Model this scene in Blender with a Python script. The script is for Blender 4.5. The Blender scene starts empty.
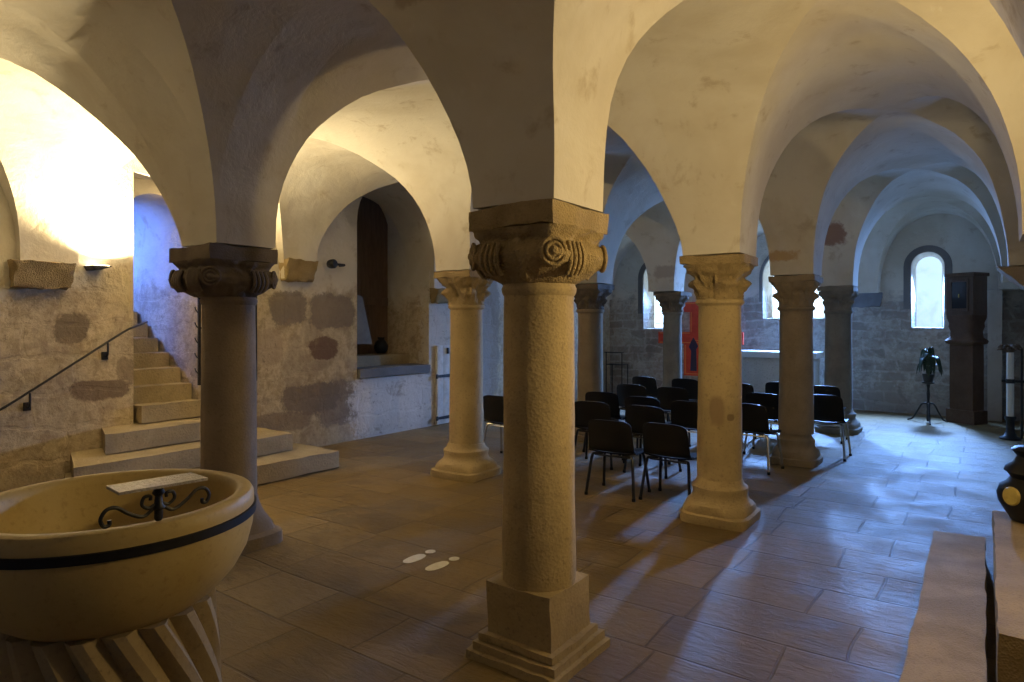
import bpy, bmesh, math, random
from math import pi, sin, cos, sqrt, atan2, radians
from mathutils import Vector, Matrix, noise
random.seed(7)
SC = bpy.context.scene
COL = SC.collection

# ------------------------------------------------------------------ layout
S = 2.78                       # bay
H = 2.22                       # springing height (top of abacus)
RISE, NEXP = 1.40, 2.5
CP = 0.235                      # half size of a vault pier
XL = [-2*S, -S, 0.0, 2.25]     # vault lines across
YL = [-2*S, -S, 0.0, S, 2*S, 3*S, 4*S]
XN, XS = -5.42, 2.47           # faces of north and south walls
YE, YW = 11.30, -5.80          # faces of east and west walls

# ------------------------------------------------------------------ node helpers
def new_mat(name):
    m = bpy.data.materials.new(name); m.use_nodes = True
    nt = m.node_tree; nt.nodes.clear()
    out = nt.nodes.new('ShaderNodeOutputMaterial')
    b = nt.nodes.new('ShaderNodeBsdfPrincipled')
    nt.links.new(b.outputs[0], out.inputs[0])
    return m, nt, b

class G:
    """small wrapper to write node graphs"""
    def __init__(s, nt): s.nt = nt
    def n(s, t, **kw):
        nd = s.nt.nodes.new(t)
        for k, v in kw.items(): setattr(nd, k, v)
        return nd
    def put(s, sock, v):
        if isinstance(v, bpy.types.NodeSocket): s.nt.links.new(v, sock)
        else:
            if sock.type == 'RGBA' and len(v) == 3: v = (*v, 1)
            sock.default_value = v
    def pos(s): return s.n('ShaderNodeNewGeometry').outputs['Position']
    def obj(s): return s.n('ShaderNodeTexCoord').outputs['Object']
    def rnd(s): return s.n('ShaderNodeObjectInfo').outputs['Random']
    def m(s, op, a, b=0.0, clamp=False):
        nd = s.n('ShaderNodeMath', operation=op, use_clamp=clamp)
        s.put(nd.inputs[0], a); s.put(nd.inputs[1], b); return nd.outputs[0]
    def v(s, op, a, b=(0, 0, 0)):
        nd = s.n('ShaderNodeVectorMath', operation=op)
        s.put(nd.inputs[0], a); s.put(nd.inputs[1], b); return nd.outputs[0]
    def sep(s, a):
        nd = s.n('ShaderNodeSeparateXYZ'); s.put(nd.inputs[0], a); return nd.outputs
    def comb(s, x, y, z):
        nd = s.n('ShaderNodeCombineXYZ')
        for i, q in enumerate((x, y, z)): s.put(nd.inputs[i], q)
        return nd.outputs[0]
    def noise(s, vec, scale, detail=4, rough=0.6, dist=0.0):
        nd = s.n('ShaderNodeTexNoise'); s.put(nd.inputs['Vector'], vec)
        nd.inputs['Scale'].default_value = scale; nd.inputs['Detail'].default_value = detail
        nd.inputs['Roughness'].default_value = rough; nd.inputs['Distortion'].default_value = dist
        return nd.outputs['Fac']
    def vor(s, vec, scale, feature='F1'):
        nd = s.n('ShaderNodeTexVoronoi', feature=feature); s.put(nd.inputs['Vector'], vec)
        nd.inputs['Scale'].default_value = scale
        return nd.outputs['Distance']
    def ramp(s, f, a, b, lo=0.0, hi=1.0):
        nd = s.n('ShaderNodeMapRange', interpolation_type='SMOOTHSTEP')
        s.put(nd.inputs[0], f)
        for i, q in enumerate((a, b, lo, hi)): nd.inputs[1+i].default_value = q
        return nd.outputs[0]
    def mix(s, f, a, b, mode='MIX'):
        nd = s.n('ShaderNodeMix', data_type='RGBA', blend_type=mode)
        s.put(nd.inputs[0], f); s.put(nd.inputs[6], a); s.put(nd.inputs[7], b); return nd.outputs[2]
    def bump(s, h, strength, dist, normal=None):
        nd = s.n('ShaderNodeBump'); s.put(nd.inputs['Height'], h)
        nd.inputs['Strength'].default_value = strength; nd.inputs['Distance'].default_value = dist
        if normal is not None: s.put(nd.inputs['Normal'], normal)
        return nd.outputs[0]
    def patch(s, col, p, nz, c, size, colour, amt=1.0, ragged=0.9, soft=(1.12, .72)):
        d = s.v('ABSOLUTE', s.v('DIVIDE', s.v('SUBTRACT', p, c), size))
        x, y, z = s.sep(d)
        m = s.m('POWER', s.m('ADD', s.m('ADD', s.m('POWER', x, 3.2), s.m('POWER', y, 3.2)), s.m('POWER', z, 3.2)), .3125)
        m = s.m('ADD', m, s.m('MULTIPLY', s.m('SUBTRACT', nz, 0.5), ragged))
        return s.mix(s.ramp(m, soft[0], soft[1], 0.0, amt), col, colour)

def plaster_nodes(g, p):
    big = g.noise(p, 0.9, 5, 0.6, 0.4); mid = g.noise(p, 4.5, 6, 0.65, 0.3); fine = g.noise(p, 38, 4, 0.6)
    col = g.mix(g.ramp(big, .35, .65), (.61, .555, .455), (.73, .69, .605))
    col = g.mix(g.ramp(mid, .56, .72, 0, .6), col, (.45, .37, .26))
    col = g.mix(g.ramp(mid, .36, .26, 0, .45), col, (.78, .76, .71))
    h = g.m('ADD', g.m('MULTIPLY', mid, 1.0), g.m('MULTIPLY', fine, .12))
    return col, h, mid, big

def mat_plaster():
    m, nt, b = new_mat('lime_plaster'); g = G(nt); p = g.pos()
    col, h, mid, big = plaster_nodes(g, p)
    # scratches running over the plaster
    st = g.noise(g.v('MULTIPLY', p, (3, 3, 9)), 2.2, 5, .7, 1.4)
    col = g.mix(g.ramp(st, .64, .75, 0, .35), col, (.50, .41, .30))
    nz = g.noise(p, 9, 5, .7)
    for c, sz, k, a in [((-.02, 7.98, 2.98), (.20, .28, .17), (.30, .17, .13), .9),
                        ((-.12, 5.22, 2.44), (.22, .16, .07), (.50, .34, .18), .85),
                        ((-.30, -.50, 3.20), (.16, .25, .07), (.33, .25, .15), .55),
                        ((-3.12, -.30, 2.95), (.10, .2, .07), (.36, .30, .22), .5),
                        ((-3.22, -.40, 3.15), (.12, .2, .05), (.36, .30, .22), .5),
                        ((-1.75, 9.7, 3.6), (.4, .3, .2), (.45, .38, .30), .5),
                        ((-2.70, 8.0, 2.55), (.22, .2, .12), (.40, .33, .28), .7)]:
        col = g.patch(col, p, nz, c, sz, k, a, 1.3)
    g.put(b.inputs['Base Color'], col); b.inputs['Roughness'].default_value = .93
    b.inputs['Specular IOR Level'].default_value = .2
    g.put(b.inputs['Normal'], g.bump(h, .3, .03)); return m

def mat_wall(name, zline, patches=(), pale=False):
    """plaster above, old masonry showing through the lime below"""
    m, nt, b = new_mat(name); g = G(nt); p = g.pos()
    col, h, mid, big = plaster_nodes(g, p)
    x, y, z = g.sep(p)
    wn2 = g.n('ShaderNodeTexNoise'); g.put(wn2.inputs['Vector'], p); wn2.inputs['Scale'].default_value = 2.3 if not pale else 1.6; wn2.inputs['Detail'].default_value = 5
    wob = g.v('MULTIPLY', g.v('SUBTRACT', g.n('ShaderNodeTexNoise').outputs['Color'], (.5, .5, .5)), (.10, .10, .10))
    wob = g.v('ADD', wob, g.v('MULTIPLY', g.v('SUBTRACT', wn2.outputs['Color'], (.5, .5, .5)), (.34, .26, 0)))
    uv = g.v('ADD', g.comb(g.m('ADD', x, y), z, 0.0), wob)
    br = g.n('ShaderNodeTexBrick', offset=.45, squash=1.25, squash_frequency=3)
    g.put(br.inputs['Vector'], uv)
    br.inputs['Scale'].default_value = 1.0
    br.inputs['Mortar Size'].default_value = .028; br.inputs['Mortar Smooth'].default_value = .6
    br.inputs['Brick Width'].default_value = .62 if not pale else .40
    br.inputs['Row Height'].default_value = .33 if not pale else .19
    br.inputs['Bias'].default_value = -.1
    if pale:
        g.put(br.inputs['Color1'], (.25, .232, .20)); g.put(br.inputs['Color2'], (.46, .43, .375)); g.put(br.inputs['Mortar'], (.46, .435, .39))
    else:
        g.put(br.inputs['Color1'], (.36, .29, .21)); g.put(br.inputs['Color2'], (.50, .42, .30)); g.put(br.inputs['Mortar'], (.45, .37, .265))
    n1 = g.noise(p, 1.7, 6, .7, .6); n2 = g.noise(p, 11, 6, .7)
    low = g.ramp(g.m('ADD', z, g.m('MULTIPLY', g.m('SUBTRACT', n1, .5), 1.5)), zline+.18, zline-.18)
    stone = g.mix(g.ramp(n2, .42, .62, 0, .55), br.outputs['Color'], (.30, .22, .18))
    limed = g.ramp(n1, .36, .56, .25, .95) if not pale else g.ramp(n1, .46, .64, .10, .9)        # lime wash left on the stones
    lime = g.mix(g.ramp(n2, .4, .65), (.60, .50, .34), (.43, .34, .215))
    if pale: lime = g.mix(g.ramp(n2, .4, .65), (.56, .535, .485), (.40, .375, .325))
    stone = g.mix(limed, stone, lime)
    col = g.mix(low, col, stone)
    nz = g.noise(p, 4.2, 7, .8)
    for c, sz, k, a in patches: col = g.patch(col, p, nz, c, sz, k, a, 1.25, (1.06, .86))
    pit = g.noise(p, 17, 7, .75, .5)
    col = g.mix(g.m('MULTIPLY', low, g.ramp(pit, .57, .66, 0, .6)), col, (.20, .15, .105) if not pale else (.14, .13, .12))
    col = g.mix(g.m('MULTIPLY', low, g.ramp(g.noise(p, 3.6, 7, .72, .8), .55, .66, 0, .55)), col, (.30, .225, .145) if not pale else (.20, .185, .165))
    foot_tone = g.ramp(g.m('ADD', z, g.m('MULTIPLY', n1, .5)), .75, .2, 0, .35)  # darker towards the bottom of the wall
    col = g.mix(foot_tone, col, (.30, .26, .22))
    hh = g.m('ADD', h, g.m('MULTIPLY', g.m('MULTIPLY', g.m('SUBTRACT', 1.0, br.outputs['Fac']), low), .15))
    hh = g.m('ADD', hh, g.m('MULTIPLY', n2, .5))
    g.put(b.inputs['Base Color'], col); b.inputs['Roughness'].default_value = .92
    b.inputs['Specular IOR Level'].default_value = .25
    g.put(b.inputs['Normal'], g.bump(hh, .7, .03)); return m

def mat_stone(name, c1, c2, scale=1.0, pits=.5, rough=.85, patches=(), dark=(.16, .12, .08), bmp=.22):
    m, nt, b = new_mat(name); g = G(nt); p = g.pos() if patches else g.obj()
    big = g.noise(p, 2.5*scale, 5, .6, .3); fine = g.noise(p, 45*scale, 5, .7); vo = g.vor(p, 60*scale)
    col = g.mix(g.ramp(big, .3, .7), c1, c2)
    col = g.mix(g.ramp(fine, .52, .72, 0, .55), col, dark)
    col = g.mix(g.ramp(g.noise(p, 7*scale, 6, .7), .6, .75, 0, .4), col, dark)
    nz = g.noise(p, 14, 4, .6)
    for c, sz, k, a in patches: col = g.patch(col, p, nz, c, sz, k, a, .5)
    h = g.m('ADD', g.m('MULTIPLY', fine, .8), g.m('MULTIPLY', vo, pits))
    h = g.m('ADD', h, g.m('MULTIPLY', big, .8))
    g.put(b.inputs['Base Color'], col); b.inputs['Roughness'].default_value = rough
    b.inputs['Specular IOR Level'].default_value = .3
    g.put(b.inputs['Normal'], g.bump(h, bmp, .02)); return m

def mat_floor():
    m, nt, b = new_mat('worn_flagstones'); g = G(nt); p = g.pos()
    wn = g.n('ShaderNodeTexNoise'); g.put(wn.inputs['Vector'], p); wn.inputs['Scale'].default_value = .8; wn.inputs['Detail'].default_value = 2
    wob = g.v('MULTIPLY', g.v('SUBTRACT', wn.outputs['Color'], (.5, .5, .5)), (.13, .07, 0))
    uv = g.v('ADD', g.v('ADD', p, wob), (20.3, 20.12, 0))
    def brick(w, h, mort):
        br = g.n('ShaderNodeTexBrick', offset=.37, squash=.72, squash_frequency=2)
        g.put(br.inputs['Vector'], uv); br.inputs['Scale'].default_value = 1.0
        br.inputs['Mortar Size'].default_value = mort; br.inputs['Mortar Smooth'].default_value = .5
        br.inputs['Brick Width'].default_value = w; br.inputs['Row Height'].default_value = h
        return br
    br = brick(.83, .445, .005)
    g.put(br.inputs['Color1'], (.14, .092, .031)); g.put(br.inputs['Color2'], (.27, .185, .072)); g.put(br.inputs['Mortar'], (.10, .068, .028))
    b2 = brick(.83, .445, .009)
    n1 = g.noise(p, 2.2, 6, .65, .5); n2 = g.noise(p, 30, 5, .7)
    lay = g.noise(g.v('MULTIPLY', p, (1.6, 6.0, 1)), 2.6, 9, .74, 1.2)
    col = g.mix(g.ramp(n1, .35, .7, 0, .55), br.outputs['Color'], (.29, .205, .085))
    col = g.mix(g.ramp(lay, .55, .7, 0, .6), col, (.14, .095, .038))
    col = g.mix(g.ramp(g.noise(p, 1.1, 6, .7, 1.2), .5, .64, 0, .5), col, (.13, .09, .04))
    col = g.mix(g.ramp(n2, .55, .75, 0, .4), col, (.14, .10, .055))
    g.put(b.inputs['Base Color'], col)
    g.put(b.inputs['Roughness'], g.ramp(g.m('ADD', n1, g.m('MULTIPLY', n2, .3)), .4, .9, .40, .66))
    b.inputs['Specular IOR Level'].default_value = .45
    h = g.m('ADD', g.m('MULTIPLY', b2.outputs['Fac'], -1.1), g.m('MULTIPLY', lay, 1.3))
    h = g.m('ADD', h, g.m('ADD', g.m('MULTIPLY', n1, .9), g.m('MULTIPLY', n2, .12)))
    g.put(b.inputs['Normal'], g.bump(h, .75, .022)); return m

def mat_plain(name, c, rough=.5, metal=0.0, spec=.5, nscale=0, c2=None, bump=0.0):
    m, nt, b = new_mat(name); g = G(nt)
    if nscale:
        n = g.noise(g.obj(), nscale, 5, .65)
        g.put(b.inputs['Base Color'], g.mix(g.ramp(n, .35, .68), c, c2 or tuple(x*.6 for x in c)))
        if bump: g.put(b.inputs['Normal'], g.bump(n, bump, .01))
    else: g.put(b.inputs['Base Color'], c)
    b.inputs['Roughness'].default_value = rough; b.inputs['Metallic'].default_value = metal
    b.inputs['Specular IOR Level'].default_value = spec
    return m

def mat_wood(name, c1, c2):
    m, nt, b = new_mat(name); g = G(nt); p = g.obj()
    n = g.noise(g.v('MULTIPLY', p, (14, 14, 1.2)), 2.0, 6, .7, .6)
    g.put(b.inputs['Base Color'], g.mix(g.ramp(n, .3, .7), c1, c2)); b.inputs['Roughness'].default_value = .6
    g.put(b.inputs['Normal'], g.bump(n, .3, .006)); return m

def mat_sky_pane(name, c, strength):
    """bright daylight seen through old greenish glass"""
    m, nt, b = new_mat(name); g = G(nt); p = g.pos()
    n = g.noise(p, 3.2, 5, .6, .8)
    col = g.mix(g.ramp(n, .46, .66, 0, .35), c, tuple(x*.62 for x in c))
    g.put(b.inputs['Base Color'], (.02, .02, .02))
    g.put(b.inputs['Emission Color'], col); b.inputs['Emission Strength'].default_value = strength
    b.inputs['Roughness'].default_value = .2
    return m

DK = (.20, .155, .13)
NP = []                        # stones of the north wall: (y, z, half y, half z, colour, amount)
def NPATCH(y, z, hy, hz, c, a): NP.append(((XN, y, z), (.3, hy, hz), c, a))
NPATCH(-.05, 1.60, .16, .15, (.17, .13, .09), .85)
NPATCH(.20, .98, .27, .10, (.17, .12, .09), .85)
NPATCH(.36, 2.02, .17, .16, (.55, .46, .32), .7)
NPATCH(.44, 1.18, .10, .12, (.26, .20, .14), .7)
NPATCH(2.40, 1.85, .30, .22, (.20, .165, .14), .85)
NPATCH(3.10, 1.82, .40, .25, (.22, .18, .15), .85)
NPATCH(2.95, 1.32, .24, .15, (.17, .10, .075), .9)
NPATCH(2.75, .66, .50, .20, (.19, .15, .13), .8)
NPATCH(3.25, .55, .42, .32, (.20, .165, .145), .75)
NPATCH(2.30, .40, .45, .14, (.24, .18, .14), .7)
NPATCH(2.1, 1.35, .22, .22, (.44, .34, .24), .7)
NPATCH(4.4, .45, 1.0, .62, (.74, .70, .64), .85)     # newer lime under the niche
NPATCH(5.8, 1.25, .9, 1.3, (.66, .62, .56), .75)
NPATCH(6.55, 1.5, .38, 1.2, (.27, .24, .21), .7)
M_plaster = mat_plaster()
M_north = mat_wall('old_masonry_and_lime', 2.05, NP)
M_east = mat_wall('pale_masonry_and_lime', 2.15, [((1.0, YE, .25), (1.2, .3, .2), (.36, .33, .29), .5)], pale=True)
M_floor = mat_floor()
M_shaft = mat_stone('warm_sandstone', (.39, .30, .155), (.49, .38, .205), 1.0, .5, .85,
                    [((.03, S-.19, .93), (.065, .1, .13), (.28, .20, .12), .8), ((.13, S-.15, .88), (.025, .1, .03), (.20, .14, .08), .9)])
M_shaft_shaded = mat_stone('shaded_sandstone', (.21, .165, .12), (.27, .215, .155), 1.0, .4)  # sandstone with the second column's shade put into its colour
M_cap = mat_stone('carved_sandstone', (.30, .225, .11), (.43, .325, .17), 1.6, .8, .9, bmp=.5)
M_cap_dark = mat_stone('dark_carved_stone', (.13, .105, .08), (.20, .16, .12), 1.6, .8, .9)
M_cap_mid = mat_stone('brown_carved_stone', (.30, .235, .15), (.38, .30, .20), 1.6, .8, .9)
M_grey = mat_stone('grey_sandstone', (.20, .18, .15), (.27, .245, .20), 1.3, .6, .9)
M_corb = mat_stone('blue_grey_corbel_stone', (.13, .135, .145), (.18, .185, .20), 1.3, .6, .9)
M_step = mat_stone('step_sandstone', (.28, .22, .125), (.40, .32, .19), .8, .5, .8, bmp=.3)
M_block = mat_stone('block_sandstone', (.31, .23, .105), (.44, .33, .17), 1.6, .9, .8, bmp=.3)
M_font = mat_stone('font_sandstone', (.47, .345, .13), (.54, .41, .17), .8, .15, .5, bmp=.08, dark=(.34, .24, .08))
M_font_base = mat_stone('font_pedestal_stone', (.33, .245, .125), (.43, .33, .18), 1, .5, .8, bmp=.15)
M_iron = mat_plain('wrought_iron', (.018, .017, .017), .45, .3, .5, 30, (.03, .028, .026), .3)
M_band = mat_plain('iron_band', (.012, .012, .016), .6, .0, .3, 20)
M_hammer = mat_plain('hammered_metal', (.50, .48, .45), .28, .9, .5, 90, (.40, .36, .32), .9)
M_black = mat_plain('black_plastic', (.009, .009, .010), .45, 0, .28)
M_chrome = mat_plain('chrome_tube', (.62, .62, .62), .18, 1.0)
M_backlit_tube = mat_plain('backlit_tube', (.02, .02, .022), .35, .4)  # chrome legs seen against the light, their darkness put into the colour
M_wood = mat_wood('dark_oak', (.075, .042, .024), (.12, .07, .042))
M_oldwood = mat_wood('old_board', (.10, .062, .035), (.17, .105, .06))
M_shrine = mat_stone('brown_shrine_stone', (.095, .050, .030), (.14, .08, .05), 1, .4, .7)
M_white = mat_plain('whitewashed_wood', (.72, .70, .64), .7, 0, .3, 8, (.58, .55, .48))
M_marble = mat_plain('white_altar_top', (.85, .85, .84), .35, 0, .5, 6, (.78, .78, .77))
M_altar = mat_stone('grey_altar_stone', (.58, .57, .55), (.66, .65, .63), 1, .2)
M_red = mat_plain('red_paint', (.74, .075, .035), .55, 0, .4, 5, (.60, .05, .025))
M_orange = mat_plain('orange_paint', (.80, .22, .05), .55)
M_figure = mat_plain('dark_blue_paint', (.03, .02, .06), .55)
M_leaf = mat_plain('dark_leaf', (.018, .035, .016), .4, 0, .5, 12, (.03, .055, .02))
M_pot = mat_plain('dark_pot', (.03, .027, .025), .4)
M_yellow = mat_plain('brass_yellow', (.62, .50, .13), .45, .2, .5, 25, (.50, .38, .10))
M_sticker = mat_plain('pale_sticker', (.80, .77, .68), .6, 0, .4, 20, (.70, .66, .56))
M_frame = mat_stone('grey_window_surround', (.15, .145, .14), (.20, .195, .19), 1, .3)
M_candle = mat_plain('white_wax', (.78, .75, .66), .5)
M_lead = mat_plain('window_lead', (.03, .03, .035), .5)
M_cglass = mat_plain('dark_glass', (.02, .02, .022), .08, 0, .6)
M_pane = mat_sky_pane('daylight_pane', (.60, .80, 1.0), 4.5)
M_pane_soft = mat_sky_pane('pale_daylight_pane', (.52, .74, 1.0), 1.45)
M_blue = mat_plain('pale_blue_limewash', (.55, .62, .74), .9, 0, .2, 3, (.48, .55, .68))

# ------------------------------------------------------------------ mesh helpers
def link(o): COL.objects.link(o); return o
def build(name, bm, mat, parent=None, smooth=True, loc=None, rz=None, sharp=40):
    bmesh.ops.recalc_face_normals(bm, faces=bm.faces[:])
    me = bpy.data.meshes.new(name)
    for f in bm.faces: f.smooth = smooth
    if smooth:
        lim = radians(sharp)
        for e in bm.edges:
            if len(e.link_faces) == 2 and e.calc_face_angle(0) > lim: e.smooth = False
    bm.to_mesh(me); bm.free(); me.materials.append(mat)
    o = link(bpy.data.objects.new(name, me))
    if parent is not None: o.parent = parent
    if loc is not None: o.location = loc
    if rz is not None: o.rotation_euler = (0, 0, rz)
    return o
def tag(o, label, cat, group=None, kind=None):
    o['label'] = label; o['category'] = cat
    if group: o['group'] = group
    if kind: o['kind'] = kind
    return o
def empty(name, loc=(0, 0, 0), rz=0.0):
    o = link(bpy.data.objects.new(name, None)); o.location = loc; o.rotation_euler = (0, 0, rz); o.empty_display_size = .1
    return o
def structure(o): o['kind'] = 'structure'; return o
def BM(): return bmesh.new()
def box(bm, lo, hi, bevel=0.0, seg=2, mat=None):
    lo, hi = Vector(lo), Vector(hi)
    r = bmesh.ops.create_cube(bm, size=1.0); vs = r['verts']
    bmesh.ops.scale(bm, vec=hi-lo, verts=vs); bmesh.ops.translate(bm, vec=(lo+hi)/2, verts=vs)
    if bevel:
        es = list({e for v in vs for e in v.link_edges})
        rb = bmesh.ops.bevel(bm, geom=es, offset=bevel, segments=seg, affect='EDGES', profile=.6)
        vs = list({v for f in rb['faces'] for v in f.verts} | {v for v in vs if v.is_valid})
    if mat is not None: bmesh.ops.transform(bm, matrix=mat, verts=vs)
    return vs
def rough_box(bm, lo, hi, cut=.12, amp=.008, bevel=.015, seed=0):
    """a box of hewn stone: subdivided and worn"""
    lo, hi = Vector(lo), Vector(hi); d = hi-lo
    n = [max(1, int(round(d[i]/cut))) for i in range(3)]
    vm = {}
    def V(i, j, k):
        if (i, j, k) not in vm: vm[(i, j, k)] = bm.verts.new((lo.x+d.x*i/n[0], lo.y+d.y*j/n[1], lo.z+d.z*k/n[2]))
        return vm[(i, j, k)]
    for a, b, c in ((0, 1, 2), (1, 2, 0), (2, 0, 1)):
        for s in (0, n[c]):
            for i in range(n[a]):
                for j in range(n[b]):
                    q = []
                    for (u, v) in ((i, j), (i+1, j), (i+1, j+1), (i, j+1)):
                        t = [0, 0, 0]; t[a], t[b], t[c] = u, v, s; q.append(V(*t))
                    bm.faces.new(q)
    vs = list(vm.values())
    cen = (lo+hi)/2
    es = [e for e in {e for v in vs for e in v.link_edges} if len(e.link_faces) == 2 and e.calc_face_angle(0) > 1.0]
    if bevel: bmesh.ops.bevel(bm, geom=es, offset=bevel, segments=2, affect='EDGES', profile=.5)
    for v in bm.verts:
        if lo.x-.05 <= v.co.x <= hi.x+.05 and lo.y-.05 <= v.co.y <= hi.y+.05 and lo.z-.05 <= v.co.z <= hi.z+.05:
            q = v.co*3.1 + Vector((seed*7.3, seed*3.1, seed))
            v.co += (Vector((noise.noise(q), noise.noise(q+Vector((9, 3, 1))), noise.noise(q+Vector((2, 7, 5)))))+.5*Vector((noise.noise(q*4), noise.noise(q*4+Vector((9, 3, 1))), noise.noise(q*4+Vector((2, 7, 5))))))*amp
def lathe(bm, prof, seg=48, centre=(0, 0, 0), fn=None, cap=True):
    cx, cy, cz = centre; rings = []
    for (r, z) in prof:
        if r < 1e-5: rings.append([bm.verts.new((cx, cy, cz+z))])
        else:
            ring = []
            for i in range(seg):
                a = 2*pi*i/seg; rr, zz = (r, z) if fn is None else fn(a, r, z)
                ring.append(bm.verts.new((cx+rr*cos(a), cy+rr*sin(a), cz+zz)))
            rings.append(ring)
    for A, B in zip(rings, rings[1:]):
        if len(A) == 1 and len(B) == 1: continue
        for i in range(seg):
            j = (i+1) % seg
            if len(A) == 1: bm.faces.new((A[0], B[i], B[j]))
            elif len(B) == 1: bm.faces.new((A[i], A[j], B[0]))
            else: bm.faces.new((A[i], A[j], B[j], B[i]))
    for R in (rings[0], rings[-1]):
        if len(R) > 1 and cap: bm.faces.new(R)
def tube(bm, pts, r, seg=10, cap=True, radii=None):
    pts = [Vector(p) for p in pts]; n = len(pts); rings = []
    t0 = (pts[1]-pts[0]).normalized()
    up = Vector((0, 0, 1)) if abs(t0.z) < .9 else Vector((1, 0, 0))
    nrm = (up-t0*up.dot(t0)).normalized()
    for i, p in enumerate(pts):
        t = (pts[min(i+1, n-1)]-pts[max(i-1, 0)]).normalized()
        nrm = (nrm-t*nrm.dot(t)).normalized(); bn = t.cross(nrm)
        rr = radii[i] if radii else r
        rings.append([bm.verts.new(p+(nrm*cos(2*pi*k/seg)+bn*sin(2*pi*k/seg))*rr) for k in range(seg)])
    for A, B in zip(rings, rings[1:]):
        for k in range(seg): bm.faces.new((A[k], A[(k+1) % seg], B[(k+1) % seg], B[k]))
    if cap: bm.faces.new(rings[0][::-1]); bm.faces.new(rings[-1])
def smooth_path(ctrl, n=8):
    P = [Vector(c) for c in ctrl]; P = [2*P[0]-P[1]]+P+[2*P[-1]-P[-2]]; out = []
    for i in range(1, len(P)-2):
        for k in range(n):
            t = k/n; a, b, c, d = P[i-1], P[i], P[i+1], P[i+2]
            out.append(.5*((2*b)+(-a+c)*t+(2*a-5*b+4*c-d)*t*t+(-a+3*b-3*c+d)*t**3))
    out.append(P[-2]); return out
def prism(bm, poly, axis, a, b):
    """poly: 2D points; extruded from a to b along axis ('x','y','z')"""
    def P(u, v, w): return {'x': (w, u, v), 'y': (u, w, v), 'z': (u, v, w)}[axis]
    A = [bm.verts.new(P(u, v, a)) for u, v in poly]; B = [bm.verts.new(P(u, v, b)) for u, v in poly]
    bm.faces.new(A); bm.faces.new(B[::-1]); n = len(poly)
    for i in range(n): bm.faces.new((A[i], B[i], B[(i+1) % n], A[(i+1) % n]))
def arch_poly(c, half, z0, ztop, n=16):
    """round-headed outline from sill z0 to crown ztop"""
    zs = ztop-half
    return [(c-half, z0), (c+half, z0)]+[(c+half*cos(pi*i/n), zs+half*sin(pi*i/n)) for i in range(n+1)]
def splay_arch(bm, c, h1, z1, t1, y1, h2, z2, t2, y2):
    """solid between two round-headed outlines (a splayed opening)"""
    A = arch_poly(c, h1, z1, t1); B = arch_poly(c, h2, z2, t2)
    VA = [bm.verts.new((u, y1, v)) for u, v in A]; VB = [bm.verts.new((u, y2, v)) for u, v in B]; n = len(A)
    bm.faces.new(VA); bm.faces.new(VB[::-1])
    for i in range(n): bm.faces.new((VA[i], VB[i], VB[(i+1) % n], VA[(i+1) % n]))
def carve(name, base, cutters, mat):
    """wall solid minus openings, as one mesh"""
    bmesh.ops.recalc_face_normals(base, faces=base.faces[:])
    me = bpy.data.meshes.new(name); base.to_mesh(me); base.free()
    o = link(bpy.data.objects.new(name, me)); tmp = []
    for i, c in enumerate(cutters):
        bmesh.ops.recalc_face_normals(c, faces=c.faces[:])
        cm = bpy.data.meshes.new('cut'); c.to_mesh(cm); c.free()
        co = link(bpy.data.objects.new('cut', cm)); tmp.append(co)
        md = o.modifiers.new('b', 'BOOLEAN'); md.operation = 'DIFFERENCE'; md.object = co; md.solver = 'EXACT'
    bpy.context.view_layer.update()
    ev = o.evaluated_get(bpy.context.evaluated_depsgraph_get())
    nm = bpy.data.meshes.new_from_object(ev)
    o.modifiers.clear(); o.data = nm; nm.name = name
    for t in tmp:
        d = t.data; bpy.data.objects.remove(t); bpy.data.meshes.remove(d)
    bpy.data.meshes.remove(me)
    nm.materials.clear(); nm.materials.append(mat)
    for f in nm.polygons: f.material_index = 0
    return structure(o)

# ------------------------------------------------------------------ floor
b = BM()
nx, ny = 40, 80
g_ = [[b.verts.new((-7.6+10.6*i/nx, -6.6+19.2*j/ny, 0)) for j in range(ny+1)] for i in range(nx+1)]
for i in range(nx):
    for j in range(ny): b.faces.new((g_[i][j], g_[i+1][j], g_[i+1][j+1], g_[i][j+1]))
structure(build('floor', b, M_floor))

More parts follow.
